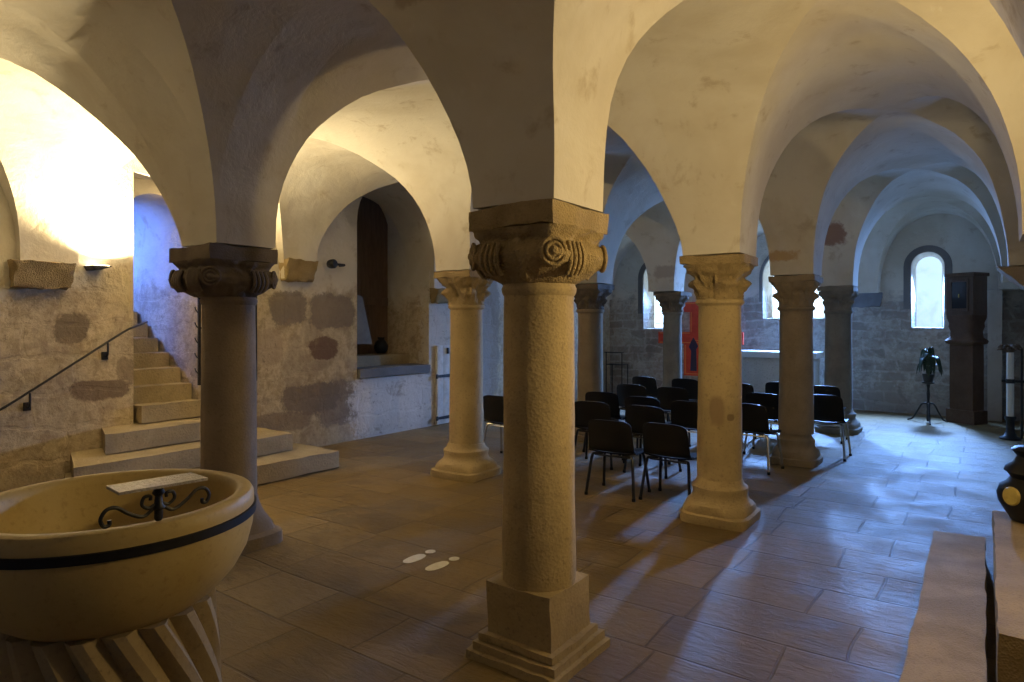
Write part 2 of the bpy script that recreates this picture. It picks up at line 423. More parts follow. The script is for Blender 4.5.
# ------------------------------------------------------------------ groin vaults
def vault():
    N = 32
    phi = [pi*i/N for i in range(N+1)]
    tt = []
    for p in phi:
        u = abs(cos(p))**.85
        tt.append(.5-.5*u if p < pi/2 else .5+.5*u)
    # fullness of the curve at each springing: (line across, line along, side, side)
    NV = {(1, 2, 1, 1): 2.4, (1, 2, -1, -1): 1.5, (1, 2, -1, 1): 1.8, (1, 2, 1, -1): 2.0, (2, 2, -1, -1): 1.85, (2, 2, 1, 1): 2.6,
          (2, 3, -1, -1): 1.62, (2, 3, 1, 1): 2.35, (3, 2, -1, 1): 1.55, (3, 2, -1, -1): 1.7}
    def axis(L, lo, hi):
        c = [(lo, 0.0, 0, 0)]
        for k in range(len(L)-1):
            x0, x1 = L[k]+CP, L[k+1]-CP
            for i, t in enumerate(tt): c.append((x0+(x1-x0)*t, t, i, k))
        c.append((hi, 1.0, N, len(L)-2))
        return c
    AX = axis(XL, XL[0]-.35, XL[-1]+.4); AY = axis(YL, YL[0]-.4, YL[-1]+.4)
    def prof(t, n):
        return max(0.0, 1-abs(1-2*t)**n)**(1/n) if 1e-6 < t < 1-1e-6 else 0.0
    bm = BM(); V = {}
    for i, (x, tx, ix, kx) in enumerate(AX):
        for j, (y, ty, iy, ky) in enumerate(AY):
            n = 0.0
            for a_ in (0, 1):
                for b_ in (0, 1):
                    wgt = (tx if a_ else 1-tx)*(ty if b_ else 1-ty)
                    n += wgt*NV.get((kx+a_, ky+b_, -1 if a_ else 1, -1 if b_ else 1), 2.2)
            w = max(prof(tx, n), prof(ty, n))
            z = H+RISE*w
            yy = y
            q = Vector((x, yy, z)); k = min(1.0, w*3)
            dz = (noise.noise(q*1.1)*.030+noise.noise(q*3.3)*.010)*k
            dx = noise.noise(q*1.3+Vector((5, 0, 0)))*.020*k; dy = noise.noise(q*1.3+Vector((0, 8, 0)))*.020*k
            s_ = max(0.0, min(1.0, (-x-2.9)/2.3)); dy -= .28*s_*s_*(3-2*s_)
            V[i, j] = bm.verts.new((x+dx, yy+dy, z+dz))
    sharp = []
    for i in range(len(AX)-1):
        for j in range(len(AY)-1):
            a, bb, c, d = V[i, j], V[i+1, j], V[i+1, j+1], V[i, j+1]
            ix, ix2, iy, iy2 = AX[i][2], AX[i+1][2], AY[j][2], AY[j+1][2]
            if ix2 == ix+1 and iy2 == iy+1:
                if (ix < N//2) != (iy < N//2):
                    bm.faces.new((a, bb, d)); bm.faces.new((bb, c, d))
                    if ix+iy == N-1: sharp.append((bb, d))
                else:
                    bm.faces.new((a, bb, c)); bm.faces.new((a, c, d))
                    if ix == iy: sharp.append((a, c))
            else: bm.faces.new((a, bb, c, d))
    bmesh.ops.recalc_face_normals(bm, faces=bm.faces[:])
    for f in bm.faces: f.smooth = True
    for p, q in sharp:
        e = bm.edges.get((p, q))
        if e: e.smooth = False
    for e in bm.edges:
        if len(e.link_faces) == 2 and e.calc_face_angle(0) > radians(50): e.smooth = False
    me = bpy.data.meshes.new('ceiling'); bm.to_mesh(me); bm.free(); me.materials.append(M_plaster)
    return structure(link(bpy.data.objects.new('ceiling', me)))
vault()

# ------------------------------------------------------------------ walls
# north wall: stair passage and deep niche cut into it
b = BM(); box(b, (XN-2.4, YW-.6, -.05), (XN, YE+1.0, 4.2))
cut = []
c = BM(); prism(c, arch_poly(.86, .35, -.02, 3.10), 'x', XN-1.55, XN+.2); cut.append(c)
c = BM(); box(c, (XN-.28, .51, 2.0), (XN+.2, 1.21, 3.24)); cut.append(c)
c = BM(); box(c, (XN-2.2, -1.6, .9), (XN-1.2, 1.21, 3.6)); cut.append(c)
c = BM(); prism(c, arch_poly(4.275, .745, .86, 3.85), 'x', XN-.95, XN+.2); cut.append(c)
carve('wall_north', b, cut, M_north)
# east wall with three round-headed windows
WINS = [(.985, .205, 1.60, 2.90, .05, .56), (-1.31, .50, 1.78, 3.10, .10, .54), (-4.20, .27, 1.56, 2.96, .10, .50)]
b = BM(); box(b, (XN-.6, YE, -.05), (XS+.6, YE+.75, 4.2)); cut = []
for (cx, hw, z0, zt, sp, dp) in WINS:
    c = BM(); splay_arch(c, cx, hw+sp, z0-.03, zt+sp, YE-.05, hw, z0, zt, YE+.40); cut.append(c)
    c = BM(); prism(c, arch_poly(cx, hw, z0, zt), 'y', YE+.35, YE+1.0); cut.append(c)
carve('wall_east', b, cut, M_east)
b = BM(); box(b, (XS, YW-.6, -.05), (XS+.6, YE+.9, 4.2)); structure(build('wall_south', b, M_east, smooth=False))
b = BM(); box(b, (XN-.6, YW-.6, -.05), (XS+.6, YW, 4.2)); structure(build('wall_west', b, M_plaster, smooth=False))

for n, ((cx, hw, z0, zt, sp, dp), pm) in enumerate(zip(WINS, (M_pane_soft, M_pane, M_pane)), 1):
    w = structure(empty('window_%d' % n, (cx, YE+.43, z0)))
    b = BM(); prism(b, [(u-cx, v-z0) for u, v in arch_poly(cx, hw+.01, z0-.01, zt+.01)], 'y', 0, .012); build('pane', b, pm, w, smooth=False)
    b = BM()
    if n != 2: ring_o, ring_i = (hw+sp+.12, zt+sp+.12), (hw+sp+.005, zt+sp+.005)
    else: ring_o, ring_i = (hw+sp+.06, zt+sp+.06), (hw+sp+.005, zt+sp+.005)
    A = arch_poly(cx, ring_o[0], z0+.32, ring_o[1])[1:]; Bq = arch_poly(cx, ring_i[0], z0+.32, ring_i[1])[1:]
    # stone surround standing slightly proud of the wall
    A = [(cx+ring_o[0], z0+.32)]+A[1:]+[(cx-ring_o[0], z0+.32)]; Bq = [(cx+ring_i[0], z0+.32)]+Bq[1:]+[(cx-ring_i[0], z0+.32)]
    y0, y1 = -.43-.018, -.43+.05
    rows = [[b.verts.new((u-cx, yy, v-z0)) for u, v in P] for P, yy in ((A, y1), (A, y0), (Bq, y0), (Bq, y1))]
    for k in range(4):
        P, Q = rows[k], rows[(k+1) % 4]
        for i in range(len(P)-1): b.faces.new((P[i], P[i+1], Q[i+1], Q[i]))
    b.faces.new([r[0] for r in rows]); b.faces.new([r[-1] for r in rows][::-1])
    build('frame', b, M_frame, w, sharp=30)
    if n == 3:                                   # inner glazing frame
        b = BM(); pts = [(u-cx, -.012, v-z0) for u, v in arch_poly(cx-.04, hw-.075, z0+.10, zt-.17)]
        tube(b, pts+[pts[0]], .013, 6); build('leading', b, M_lead, w)
    if n == 2:
        b = BM()
        for q in (-.17, .17): tube(b, [(q, -.012, .0), (q, -.012, zt-z0-.12)], .010, 6)
        build('leading', b, M_lead, w)

# ------------------------------------------------------------------ columns
def capital_mesh(kind, seed, h):
    bm = BM(); seg, nr = 96, 22; rings = []
    for k in range(nr+1):
        t = k/nr; z = h*t
        if kind == 'cushion':
            a = .184+.078*sin(pi/2*min(1, t/.52))**1.15 if t < .52 else .262-.020*sin(pi*(t-.52)/.48)
            p = 2+5.0*min(1, t/.6)
        else:
            a = .190+.058*t**1.6; p = 2+5.5*t**1.5
        ring = []
        for i in range(seg):
            th = 2*pi*i/seg
            R = a/((abs(cos(th))**p+abs(sin(th))**p)**(1/p))
            R = min(R, a*1.34)
            q = Vector((cos(th)*3, sin(th)*3, t*3+seed*5.7))
            if kind == 'cushion':
                f = abs(sin(2*th)); 
                R += .008*cos(12*th+3*t)*max(0, sin(pi*min(1, max(0, (t-.15)/.8))))*(1-f**3)*.8
                R += .024*noise.noise(q*1.4)+.016*noise.noise(q*3.6)
                R += .022*math.exp(-((t-.46)/.16)**2)*f**2
                R -= .020*math.exp(-((t-.80)/.07)**2)
            else:
                l1 = max(0, cos(4*th+seed))**.7*math.exp(-((t-.42)/.15)**2)
                l2 = max(0, cos(4*th+pi+seed))**.7*math.exp(-((t-.80)/.15)**2)
                rib = .5+.5*cos(24*th)
                R += .058*l1+.036*l2-.016*rib*(1-t)*t*4-.016*sin(pi*t)-.020*max(0, cos(8*th+.6))*math.exp(-((t-.5)/.28)**2)
                R -= .034*math.exp(-((t-.62)/.07)**2)*max(0, cos(4*th+seed))+.022*math.exp(-((t-.30)/.12)**2)*max(0, -cos(4*th+seed))
                R += .018*noise.noise(q*2.2)+.016*noise.noise(q*5)
            ring.append(bm.verts.new((R*cos(th), R*sin(th), z)))
        rings.append(ring)
    for A, B in zip(rings, rings[1:]):
        for i in range(seg): bm.faces.new((A[i], A[(i+1) % seg], B[(i+1) % seg], B[i]))
    bm.faces.new(rings[0]); bm.faces.new(rings[-1])
    if kind == 'cushion':                         # scrolls with a round eye at the corners
        for q in range(4):
            a = pi/4+q*pi/2; d = Vector((cos(a), sin(a), 0)); s = Vector((-sin(a), cos(a), 0)); c0 = d*.330+Vector((0, 0, h*.52))
            r = bmesh.ops.create_icosphere(bm, subdivisions=3, radius=.070); bmesh.ops.translate(bm, vec=c0-d*.052, verts=r['verts'])
            for rad, tr, out in ((.056, .010, 0), (.034, .009, .010), (.014, .014, .014)):
                pts = [c0+d*out+s*rad*cos(w)+Vector((0, 0, rad*1.1*sin(w))) for w in [2*pi*k/20 for k in range(21)]]
                if rad > .02: tube(bm, pts, tr, 8, cap=False)
                else:
                    r = bmesh.ops.create_icosphere(bm, subdivisions=2, radius=.024); bmesh.ops.translate(bm, vec=c0+d*.006, verts=r['verts'])
            for side in (-1, 1):                  # ribbed leaf curling beside each scroll
                if (q+side+seed) % 3 == 0: continue
                for k in range(4):
                    o = d*(.296-.020*k)+s*side*(.085+.026*k)
                    tube(bm, smooth_path([o*.95+Vector((0, 0, h*.72)), o*1.02+Vector((0, 0, h*.48)), o*1.0+Vector((0, 0, h*.30)), o*.90+Vector((0, 0, h*.14))], 5), .013, 6)
    return bm
def abacus_mesh(kind, seed, h):
    bm = BM()
    rough_box(bm, (-.252, -.252, 0), (.252, .252, h), .035, .016 if kind != 'leaf' else .018, .024, seed)
    return bm
def base_mesh(kind, seed):
    bm = BM(); parts = []
    if kind == 'block':
        return None
    pr = [(.345, .0), (.352, .03), (.352, .075), (.318, .085), (.322, .12), (.315, .155), (.285, .175), (.262, .20), (.250, .235), (.254, .25), (.250, .285), (.228, .30), (.212, .315), (.200, .36)]
    def fn(a, r, z):
        p = 2+5.0*max(0, 1-z/.16)
        f = 1/((abs(cos(a))**p+abs(sin(a))**p)**(1/p)); f = min(f, 1.28)*.86*(1+.14*min(1, z/.30))
        n = noise.noise(Vector((cos(a)*2.2, sin(a)*2.2, z*6+seed*3)))
        return r*f*(1+.035*n), z
    lathe(bm, pr, 56, fn=fn); return bm
COLS = []
def column(gx, gy, kind, base, mats, label, seed, r=.186, dz=0):
    t = empty('stone_column', (gx, gy, 0)); tag(t, label, 'column', 'round columns carrying the vaults', 'thing')
    ms, mc, mb = mats
    ab, ch = (.105, .26) if kind == 'cushion' else (.07, .285)
    zt = H-.010; zc = zt-ab-ch; zn = zc-.055
    if base == 'block':
        b = BM()
        for k, (hw, z0, z1) in enumerate(((.262, 0, .045), (.238, .045, .085), (.214, .085, .12))):
            rough_box(b, (-hw, -hw, z0), (hw, hw, z1), .07, .012, .012, seed+k)
        build('base', b, mb, t)
        b = BM(); rough_box(b, (-.186, -.186, .12), (.186, .186, .375), .06, .010, .02, seed+5); build('plinth', b, mb, t); z0 = .375
    elif base == 'flare':
        b = BM()
        def fn(a, rr, z):
            p = 2+6*max(0, 1-z/.28); f = min(1.3, 1/((abs(cos(a))**p+abs(sin(a))**p)**(1/p)))
            return rr*f*(1+.04*noise.noise(Vector((cos(a)*2, sin(a)*2, z*5+seed)))), z
        lathe(b, [(.30, 0), (.305, .09), (.265, .11), (.25, .17), (.225, .22), (.212, .30), (.20, .36)], 56, fn=fn)
        build('base', b, mb, t); z0 = .36
    else:
        o = build('base', base_mesh(base, seed), mb, t); z0 = .36
        if seed in (4, 5, 6): o.scale = ((.86, .86, 1) if seed == 5 else (.93, .93, 1))
    b = BM(); K = 26
    def fs(a, rr, z): 
        q = Vector((cos(a)*1.6, sin(a)*1.6, z*2+seed*4)); return rr+.006*noise.noise(q)+.003*noise.noise(q*5), z
    prof = [(r*(1.03-.065*(k/K)), z0-.005+(zn+.005-z0)*k/K) for k in range(K+1)]
    lathe(b, prof, 56, fn=fs); build('shaft', b, ms, t)
    rg = 1.035 if kind == 'cushion' else 1.10
    b = BM(); lathe(b, [(r*.98, zn-.002), (r*1.0, zn+.004), (r*rg, zn+.02), (r*(rg+.01), zn+.034), (r*(rg-.03), zn+.05), (r*1.0, zc+.002)], 56,
                    fn=lambda a, rr, z: (rr+.004*noise.noise(Vector((cos(a)*3, sin(a)*3, seed))), z)); build('neck_ring', b, ms, t)
    o = build('capital', capital_mesh(kind, seed, ch), mc, t, sharp=60); o.location.z = zc
    o = build('abacus', abacus_mesh(kind, seed, ab), mc, t, sharp=60); o.location.z = zc+ch
    if seed == 2:
        for q in t.children:
            if q.name.startswith(('abacus', 'capital')): q.scale = (1.08, 1.08, 1); q.location.x = -.030; q.location.y = -.022
    return t
A = (M_shaft, M_cap, M_shaft); D = (M_shaft_shaded, M_cap_dark, M_shaft_shaded); Mm = (M_cap_mid, M_cap_mid, M_cap_mid)  # D and Mm hold the columns' shade in darker stone colours
column(0, 0, 'cushion', 'block', A, 'thick golden stone column on a square block base, scrolled capital, nearest of all columns', 1, .180)
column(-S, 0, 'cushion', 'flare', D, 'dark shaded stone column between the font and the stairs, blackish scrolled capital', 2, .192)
column(-S, S, 'leaf', 'attic', A, 'golden column beside the niche wall, behind and between the two scroll-capital columns', 3, .180)
column(0, S, 'leaf', 'attic', A, 'pale gold column with leafy capital and oval patch on its shaft, among the chairs', 4, .179)
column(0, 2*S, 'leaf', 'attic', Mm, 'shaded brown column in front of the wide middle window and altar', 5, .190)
column(-S, 2*S, 'leaf', 'attic', (M_cap_mid, M_cap_dark, M_cap_mid), 'column with dark leafy capital just right of the nearest column, before the bluish wall', 6, .182)  # shaft and base coloured darker to stand for backlighting
column(0, 3*S, 'leaf', 'attic', (M_grey, M_grey, M_grey), 'grey column right of the wide window, under the red painted stain', 7, .190)  # backlit shade put into a darker grey stone colour
column(-S+.09, 3*S+.06, 'leaf', 'attic', (M_grey, M_cap_dark, M_grey), 'distant grey column overlapping the small window with the red cross behind', 8, .165)  # shade of this backlit column is in its stone colour

# ------------------------------------------------------------------ corbels
def corbel(x0, x1, y0, y1, z0, z1, label, mat, seed, taper=.0, axis='x'):
    b = BM(); rough_box(b, (x0, y0, z0), (x1, y1, z1), .035, .028, .02, seed)
    for v in b.verts:
        k = max(0, min(1, (z1-v.co.z)/(z1-z0)))
        if axis == 'x+': v.co.x = x0+(v.co.x-x0)*(1-taper*k)
        if axis == 'x-': v.co.x = x1+(v.co.x-x1)*(1-taper*k)
        if axis == 'y': v.co.y = y1+(v.co.y-y1)*(1-taper*k)
        if axis[0] == 'x': m = (y0+y1)/2; v.co.y = m+(v.co.y-m)*(1-.08*k)
        else: m = (x0+x1)/2; v.co.x = m+(v.co.x-m)*(1-.15*k)
    for v in b.verts:
        q = v.co*17; v.co += Vector((noise.noise(q), noise.noise(q+Vector((3, 1, 4))), noise.noise(q+Vector((1, 5, 9)))))*.012
    o = build('corbel', b, mat, sharp=75)
    return tag(o, label, 'corbel', 'corbels under the vault springers', 'thing')
corbel(XN+.02, -5.20, -.60, -.10, 1.98, 2.225, 'rough stone corbel above the handrail, beside the glowing wall lamp', M_cap, 11, .45, 'x+')
corbel(XN+.02, -5.20, 2.26, 2.70, 2.20, 2.46, 'knobbly stone corbel between the dark column and the deep niche', M_cap, 12, .5, 'x+')
corbel(XN+.02, -5.20, 2*S-.54, 2*S+.0, 2.0, 2.215, 'corbel just past the niche, half hidden by the golden column', M_cap, 13, .5, 'x+')
corbel(-.30, .28, 11.02, YE-.015, 1.97, 2.215, 'blue-grey corbel on the end wall beside the far grey column', M_corb, 14, .4, 'y')
corbel(1.93, XS-.015, 2*S-.3, 2*S+.3, 1.90, 2.215, 'dark tapered corbel above the leafy topped pole by the side wall', M_cap_mid, 15, .6, 'x-')

b = BM(); rough_box(b, (1.865, 11.0, .0), (2.06, YE-.01, H), .15, .010, .02, 81); structure(build('trim_1', b, M_plaster))

# ------------------------------------------------------------------ stairs
t = empty('stone_staircase', (-5.0, .9, 0)); tag(t, 'worn sandstone stairs climbing into the bluish passage in the side wall', 'stairs', None, 'thing')
STEPS = [(-4.17, -.55, 2.18, 0.0, .20), (-4.58, -.36, 1.86, .20, .40), (-4.94, .04, 1.55, .40, .60)]
xb = XN
for k, (xf, y0, y1, z0, z1) in enumerate(STEPS):
    b = BM(); rough_box(b, (XN+.02, y0, z0+.012), (xf, y1, z1), .13, .010, .014, 20+k)
    for v in b.verts: v.co.y += (xf-v.co.x)*.34*max(0, min(1, (y0+.5-v.co.y)/.5))
    o = build('step', b, M_step, t); o.matrix_parent_inverse = Matrix.Translation((5.0, -.9, 0))
xs = [-5.30, -5.52, -5.76, -6.02, -6.28, -6.54, -6.80]
zs = [.79, .97, 1.14, 1.31, 1.48, 1.65, 1.80]
for k, (xf, z1) in enumerate(zip(xs, zs)):
    xe = xs[k+1]-.03 if k < len(xs)-1 else -6.93
    b = BM(); rough_box(b, (xe, .535, (z1-.42) if k else .612), (xf, 1.185, z1), .11, .008, .012, 30+k)
    o = build('step', b, M_step, t); o.matrix_parent_inverse = Matrix.Translation((5.0, -.9, 0))

# handrail on the wall beside the stairs
def wp(px, py, X=None, Y=None, Z=None):
    """point of the room seen at a place of the photograph, on the plane x=X, y=Y or z=Z"""
    f, yaw = 656.36, .62355; u = (px-512)/f; w = -(py-323.64)/f
    d = Vector((u*cos(yaw)-sin(yaw), u*sin(yaw)+cos(yaw), w)); o = Vector((1.817, -2.758, 1.65))
    k = (X-o.x)/d.x if X is not None else (Y-o.y)/d.y if Y is not None else (Z-o.z)/d.z
    return o+d*k
t = empty('handrail', wp(30, 398, X=XN+.08)); tag(t, 'thin black iron handrail sloping up the side wall to the stairs', 'handrail')
inv = Matrix.Translation(-t.location)
hr = [wp(-30, 425, X=XN+.08), wp(5, 407, X=XN+.08), wp(70, 366, X=XN+.08), wp(122, 333, X=XN+.08), wp(134, 327, X=XN+.07), wp(147, 322, X=XN-.15)]
b = BM(); tube(b, smooth_path(hr, 6), .011, 8); o = build('rail', b, M_iron, t); o.matrix_parent_inverse = inv
for px, py in ((30, 393), (108, 343)):
    p = wp(px, py, X=XN+.08); b = BM()
    tube(b, smooth_path([p, p+Vector((0, 0, -.09)), p+Vector((-.02, 0, -.13)), p+Vector((-.078, 0, -.13))], 4), .010, 6)
    q = p+Vector((-.070, 0, -.13)); box(b, q-Vector((.008, .03, .04)), q+Vector((.006, .03, .04)), .003)
    o = build('bracket', b, M_iron, t); o.matrix_parent_inverse = inv

# iron gate leaf folded back against the wall
t = empty('iron_gate', (XN+.10, 1.165, .96)); tag(t, 'black iron gate leaf folded against the wall, mostly hidden behind the dark column', 'gate')
for nm, y in (('stile', .0), ('stile', .70)):
    b = BM(); box(b, (-.014, y-.014, 0), (.014, y+.014, 1.30), .003)
    for k in range(7):
        z = .12+k*.17; tube(b, smooth_path([(0, y, z), (0, y-.03, z+.03), (0, y-.05, z+.075)], 4), .007, 5)
    build('stile', b, M_iron, t)
for z in (.02, .64, 1.28):
    b = BM(); box(b, (-.010, .0, z-.012), (.010, .68, z+.012), .002); build('rail', b, M_iron, t)
for k in range(5):
    b = BM(); y = .115+k*.1125; tube(b, [(0, y, .02), (0, y, 1.27)], .008, 6); build('bar', b, M_iron, t)

# uplight on the ledge
p = wp(97, 267, X=XN+.1)
t = empty('wall_uplight', (XN, p.y, 2.20)); tag(t, 'small black wall uplight beside the corbel, throwing the glaring light', 'lamp')
b = BM(); prism(b, [(-.085, .02), (-.06, -.025), (.0, -.02), (.085, .012), (.085, .02)], 'x', .004, .22)
build('housing', b, M_iron, t, smooth=False)
b = BM(); box(b, (.02, -.07, .018), (.21, .07, .026), .002)
M_lens, nt, bs = new_mat('lamp_lens'); bs.inputs['Emission Color'].default_value = (1, .80, .5, 1); bs.inputs['Emission Strength'].default_value = 12
build('lens', b, M_lens, t, smooth=False)

# spotlight on the wall between stairs and niche
p = wp(331, 264, X=XN+.12)
t = empty('wall_spotlight', (XN, p.y, p.z)); tag(t, 'small round black spotlight on a short arm, high on the wall beside the niche', 'lamp')
b = BM(); lathe(b, [(.0, 0), (.055, .005), (.062, .03), (.062, .09), (.04, .12), (0, .125)], 20)
bmesh.ops.rotate(b, verts=b.verts[:], cent=(0, 0, 0), matrix=Matrix.Rotation(pi/2, 3, 'Y')); bmesh.ops.translate(b, vec=(.09, 0, 0), verts=b.verts[:]); build('head', b, M_iron, t)
b = BM(); tube(b, [(.003, .24, 0), (.10, .24, 0), (.13, .22, 0), (.14, .05, 0)], .017, 8); build('arm', b, M_iron, t)

# ------------------------------------------------------------------ niche contents
b = BM(); rough_box(b, (XN-.80, 3.56, .875), (XN-.42, 5.0, 1.16), .09, .008, .015, 41)
tag(build('stone_ledge', b, M_step), 'raised stone ledge at the back of the deep wall niche', 'ledge')
b = BM(); rough_box(b, (XN-.38, 3.545, .874), (XN+.05, 5.005, 1.0), .09, .008, .012, 42)
tag(build('stone_sill', b, M_frame), 'worn grey stone sill along the front of the deep wall niche', 'sill', None, 'thing')
t = empty('wooden_door', (XN-.93, 4.27, .955)); tag(t, 'tall dark brown plank door standing in the deep wall niche', 'door')
for k in range(7):
    b = BM(); ys = [-.70+k*.20+.197*q/4 for q in range(5)]
    prism(b, [(ys[0], 0), (ys[-1], 0)]+[(y, 2.12+sqrt(max(0, .735**2-y*y))) for y in ys[::-1]], 'x', 0, .04); build('plank', b, M_oldwood, t, smooth=False)
b = BM(); box(b, (.042, -.68, 1.0), (.07, .68, 1.12), .004); build('brace', b, M_oldwood, t)
b = BM(); q = [wp(a_, c_, X=XN-.36) for a_, c_ in ((350, 344), (371, 344), (361, 297), (350, 292))]
prism(b, [(max(p.y, 3.56), max(p.z, 1.006)) for p in q], 'x', XN-.40, XN-.33)
tag(build('plaster_slab', b, M_grey, smooth=False), 'leaning pale wedge-shaped slab at the near edge of the niche sill', 'slab')
b = BM(); lathe(b, [(0, 0), (.07, 0), (.105, .05), (.115, .12), (.085, .19), (.05, .22), (.065, .26), (0, .26)], 20, (XN-.60, 4.55, 1.175))
tag(build('dark_jug', b, M_black), 'small black jug at the foot of the niche door', 'jug')

# low whitewashed door with strap hinges
t = empty('cupboard_door', (XN+.005, 5.16, .015)); tag(t, 'low whitewashed plank door with black strap hinges, half hidden by the golden column', 'door')
b = BM()
for k in range(4): box(b, (0, k*.15, 0), (.05, k*.15+.147, 1.28), .005)
build('planks', b, M_white, t)
for z in (.10, .78):
    b = BM(); prism(b, [(-.03, z-.02), (.45, z-.03), (.45, z+.03), (-.03, z+.02)], 'x', .051, .062); box(b, (.05, -.035, z-.035), (.075, -.005, z+.035), .003); build('strap_hinge', b, M_iron, t)
b = BM(); box(b, (.051, .22, 1.14), (.08, .26, 1.24), .004); build('latch', b, M_iron, t)

# ------------------------------------------------------------------ font
FX, FY = -.553, -1.753
t = empty('baptismal_font', (FX, FY, 0)); tag(t, 'large round yellowish stone font with black band and twisted pedestal', 'font')
b = BM()
pr = [(.0, .69), (.27, .69), (.30, .70), (.355, .735), (.405, .785), (.440, .84), (.458, .90), (.463, .94), (.462, .985), (.460, 1.005), (.452, 1.018), (.440, 1.022),
      (.412, 1.021), (.400, 1.012), (.394, .99), (.385, .93), (.36, .86), (.30, .80), (.18, .765), (0, .755)]
pr = [(r*.952, z+.05-.03*max(0, (.94-z)/.25)) for r, z in pr]
lathe(b, pr, 80, fn=lambda a, r, z: (r*(1+.006*noise.noise(Vector((cos(a)*2, sin(a)*2, z*4)))), z)); build('bowl', b, M_font, t)
b = BM(); lathe(b, [(.436, .990), (.448, .992), (.448, 1.019), (.436, 1.021), (.436, .990)], 80, cap=False); build('iron_band', b, M_band, t)
b = BM()
def tw(a, r, z):
    f = abs(sin(9*a)); return r*(1-.115*max(0, 1-1.15*f)**.8), z
lathe(b, [(.312+(.045*(1-k/18)), .115+.605*k/18) for k in range(19)], 252, fn=tw)
for v in b.verts: v.co.xy = Matrix.Rotation(-1.7*v.co.z, 2)@v.co.xy
build('pedestal', b, M_font_base, t, sharp=35)
b = BM(); lathe(b, [(.43, 0), (.44, .03), (.44, .08), (.41, .118), (.30, .119)], 48); build('base', b, M_font_base, t)

# book rest of scrolled iron standing on the rim
t = empty('iron_book_rest', (-.150, -1.800, 1.085), .06); tag(t, 'small scrolled black iron stand with a hammered metal plate on the font rim', 'stand')
b = BM()
P = [(-.19, -.10), (-.085, -.10)]
pc = [wp(106, 487, Z=1.193), wp(119, 494, Z=1.186), wp(208, 479, Z=1.191), wp(191, 473.5, Z=1.201)]
pc = [Matrix.Rotation(-.06, 3, 'Z')@(p-t.location) for p in pc]
top = [b.verts.new(p+Vector((0, 0, .004))) for p in pc]; bot = [b.verts.new(p-Vector((0, 0, .004))) for p in pc]
b.faces.new(top); b.faces.new(bot[::-1])
for i in range(4): b.faces.new((top[i], bot[i], bot[(i+1) % 4], top[(i+1) % 4]))
build('plate', b, M_hammer, t, smooth=False)
b = BM(); lathe(b, [(.008, -.012), (.012, -.004), (.012, .018), (.019, .026), (.012, .036), (.010, .06), (.018, .070), (.013, .078), (.022, .098), (.022, .103)], 16); build('post', b, M_iron, t)
def spiral(c, r0, r1, a0, turns, n=22):
    return [(0, c[0]+(r0+(r1-r0)*k/n)*cos(a0+turns*2*pi*k/n), c[1]+(r0+(r1-r0)*k/n)*sin(a0+turns*2*pi*k/n)) for k in range(n+1)]
for s in (-1, 1):
    b = BM()
    path = [(0, s*.012, .028), (0, s*.045, .010), (0, s*.085, .028), (0, s*.118, .052), (0, s*.145, .052), (0, s*.160, .030), (0, s*.152, .009), (0, s*.138, .010), (0, s*.137, .022)]
    tube(b, smooth_path(path, 6), .0055, 8); build('scroll', b, M_iron, t)
    b = BM()
    path = [(0, s*.012, .036), (0, s*.030, .030), (0, s*.048, .044), (0, s*.042, .064), (0, s*.024, .064), (0, s*.024, .052)]
    tube(b, smooth_path(path, 6), .005, 8); build('small_scroll', b, M_iron, t)

# ------------------------------------------------------------------ footprints
def footprint(cx, cy, rz, label):
    t = empty('floor_sticker', (cx, cy, .002), rz); tag(t, label, 'floor sticker', 'footprint stickers')
    sole = [(.052, .0), (.046, .05), (.030, .085), (.0, .098), (-.032, .080), (-.046, .03), (-.044, -.03), (-.034, -.08), (-.012, -.105), (.018, -.105), (.040, -.08), (.050, -.04)]
    for nm, P in (('sole', sole), ('heel', [(.036*cos(a), .165+.040*sin(a)) for a in [2*pi*k/14 for k in range(14)]])):
        b = BM(); prism(b, P, 'z', 0, .0015); build(nm, b, M_sticker, t, smooth=False)
footprint(-1.43, .585, .02, 'pale footprint sticker on the floor, the one nearer the stairs')
footprint(-1.205, .575, -.04, 'pale footprint sticker on the floor, the one nearer the block-based column')

# ------------------------------------------------------------------ stone bench and kerb at the south wall
b = BM(); rough_box(b, (1.53, -2.2, .013), (1.825, 2.85, .165), .09, .012, .015, 51)
tag(build('stone_kerb', b, M_block), 'long low stone slab on the floor in front of the taller stone block', 'slab')
b = BM(); rough_box(b, (1.865, .49, .013), (XS-.025, 2.66, .415), .09, .012, .015, 52)
tag(build('stone_bench', b, M_block), 'tall stone block by the side wall carrying the black vase', 'block')
t = empty('iron_vase', (2.085, 2.48, .418)); tag(t, 'glossy black bellied vase with round yellow badge on the stone block', 'vase')
b = BM(); lathe(b, [(0, 0), (.135, 0), (.145, .02), (.17, .06), (.198, .11), (.205, .16), (.19, .21), (.155, .235), (.135, .265), (.150, .29), (.168, .305), (.160, .33), (.12, .36), (.10, .40), (.13, .44), (.10, .46), (0, .46)], 40); build('body', b, M_black, t)
b = BM(); lathe(b, [(0, 0), (.055, 0), (.058, .008), (.05, .018), (0, .02)], 28)
d = (Vector((1.817, -2.758, 0))-Vector((2.085, 2.48, 0))).normalized()
dd = Vector((d.x-.85, d.y, .0)).normalized()
bmesh.ops.transform(b, verts=b.verts[:], matrix=Matrix.Translation(dd*.188+Vector((0, 0, .165)))@Vector((0, 0, 1)).rotation_difference(dd+Vector((0, 0, .1))).to_matrix().to_4x4())
o = build('badge', b, M_yellow, t); o['label'] = 'round yellow badge'

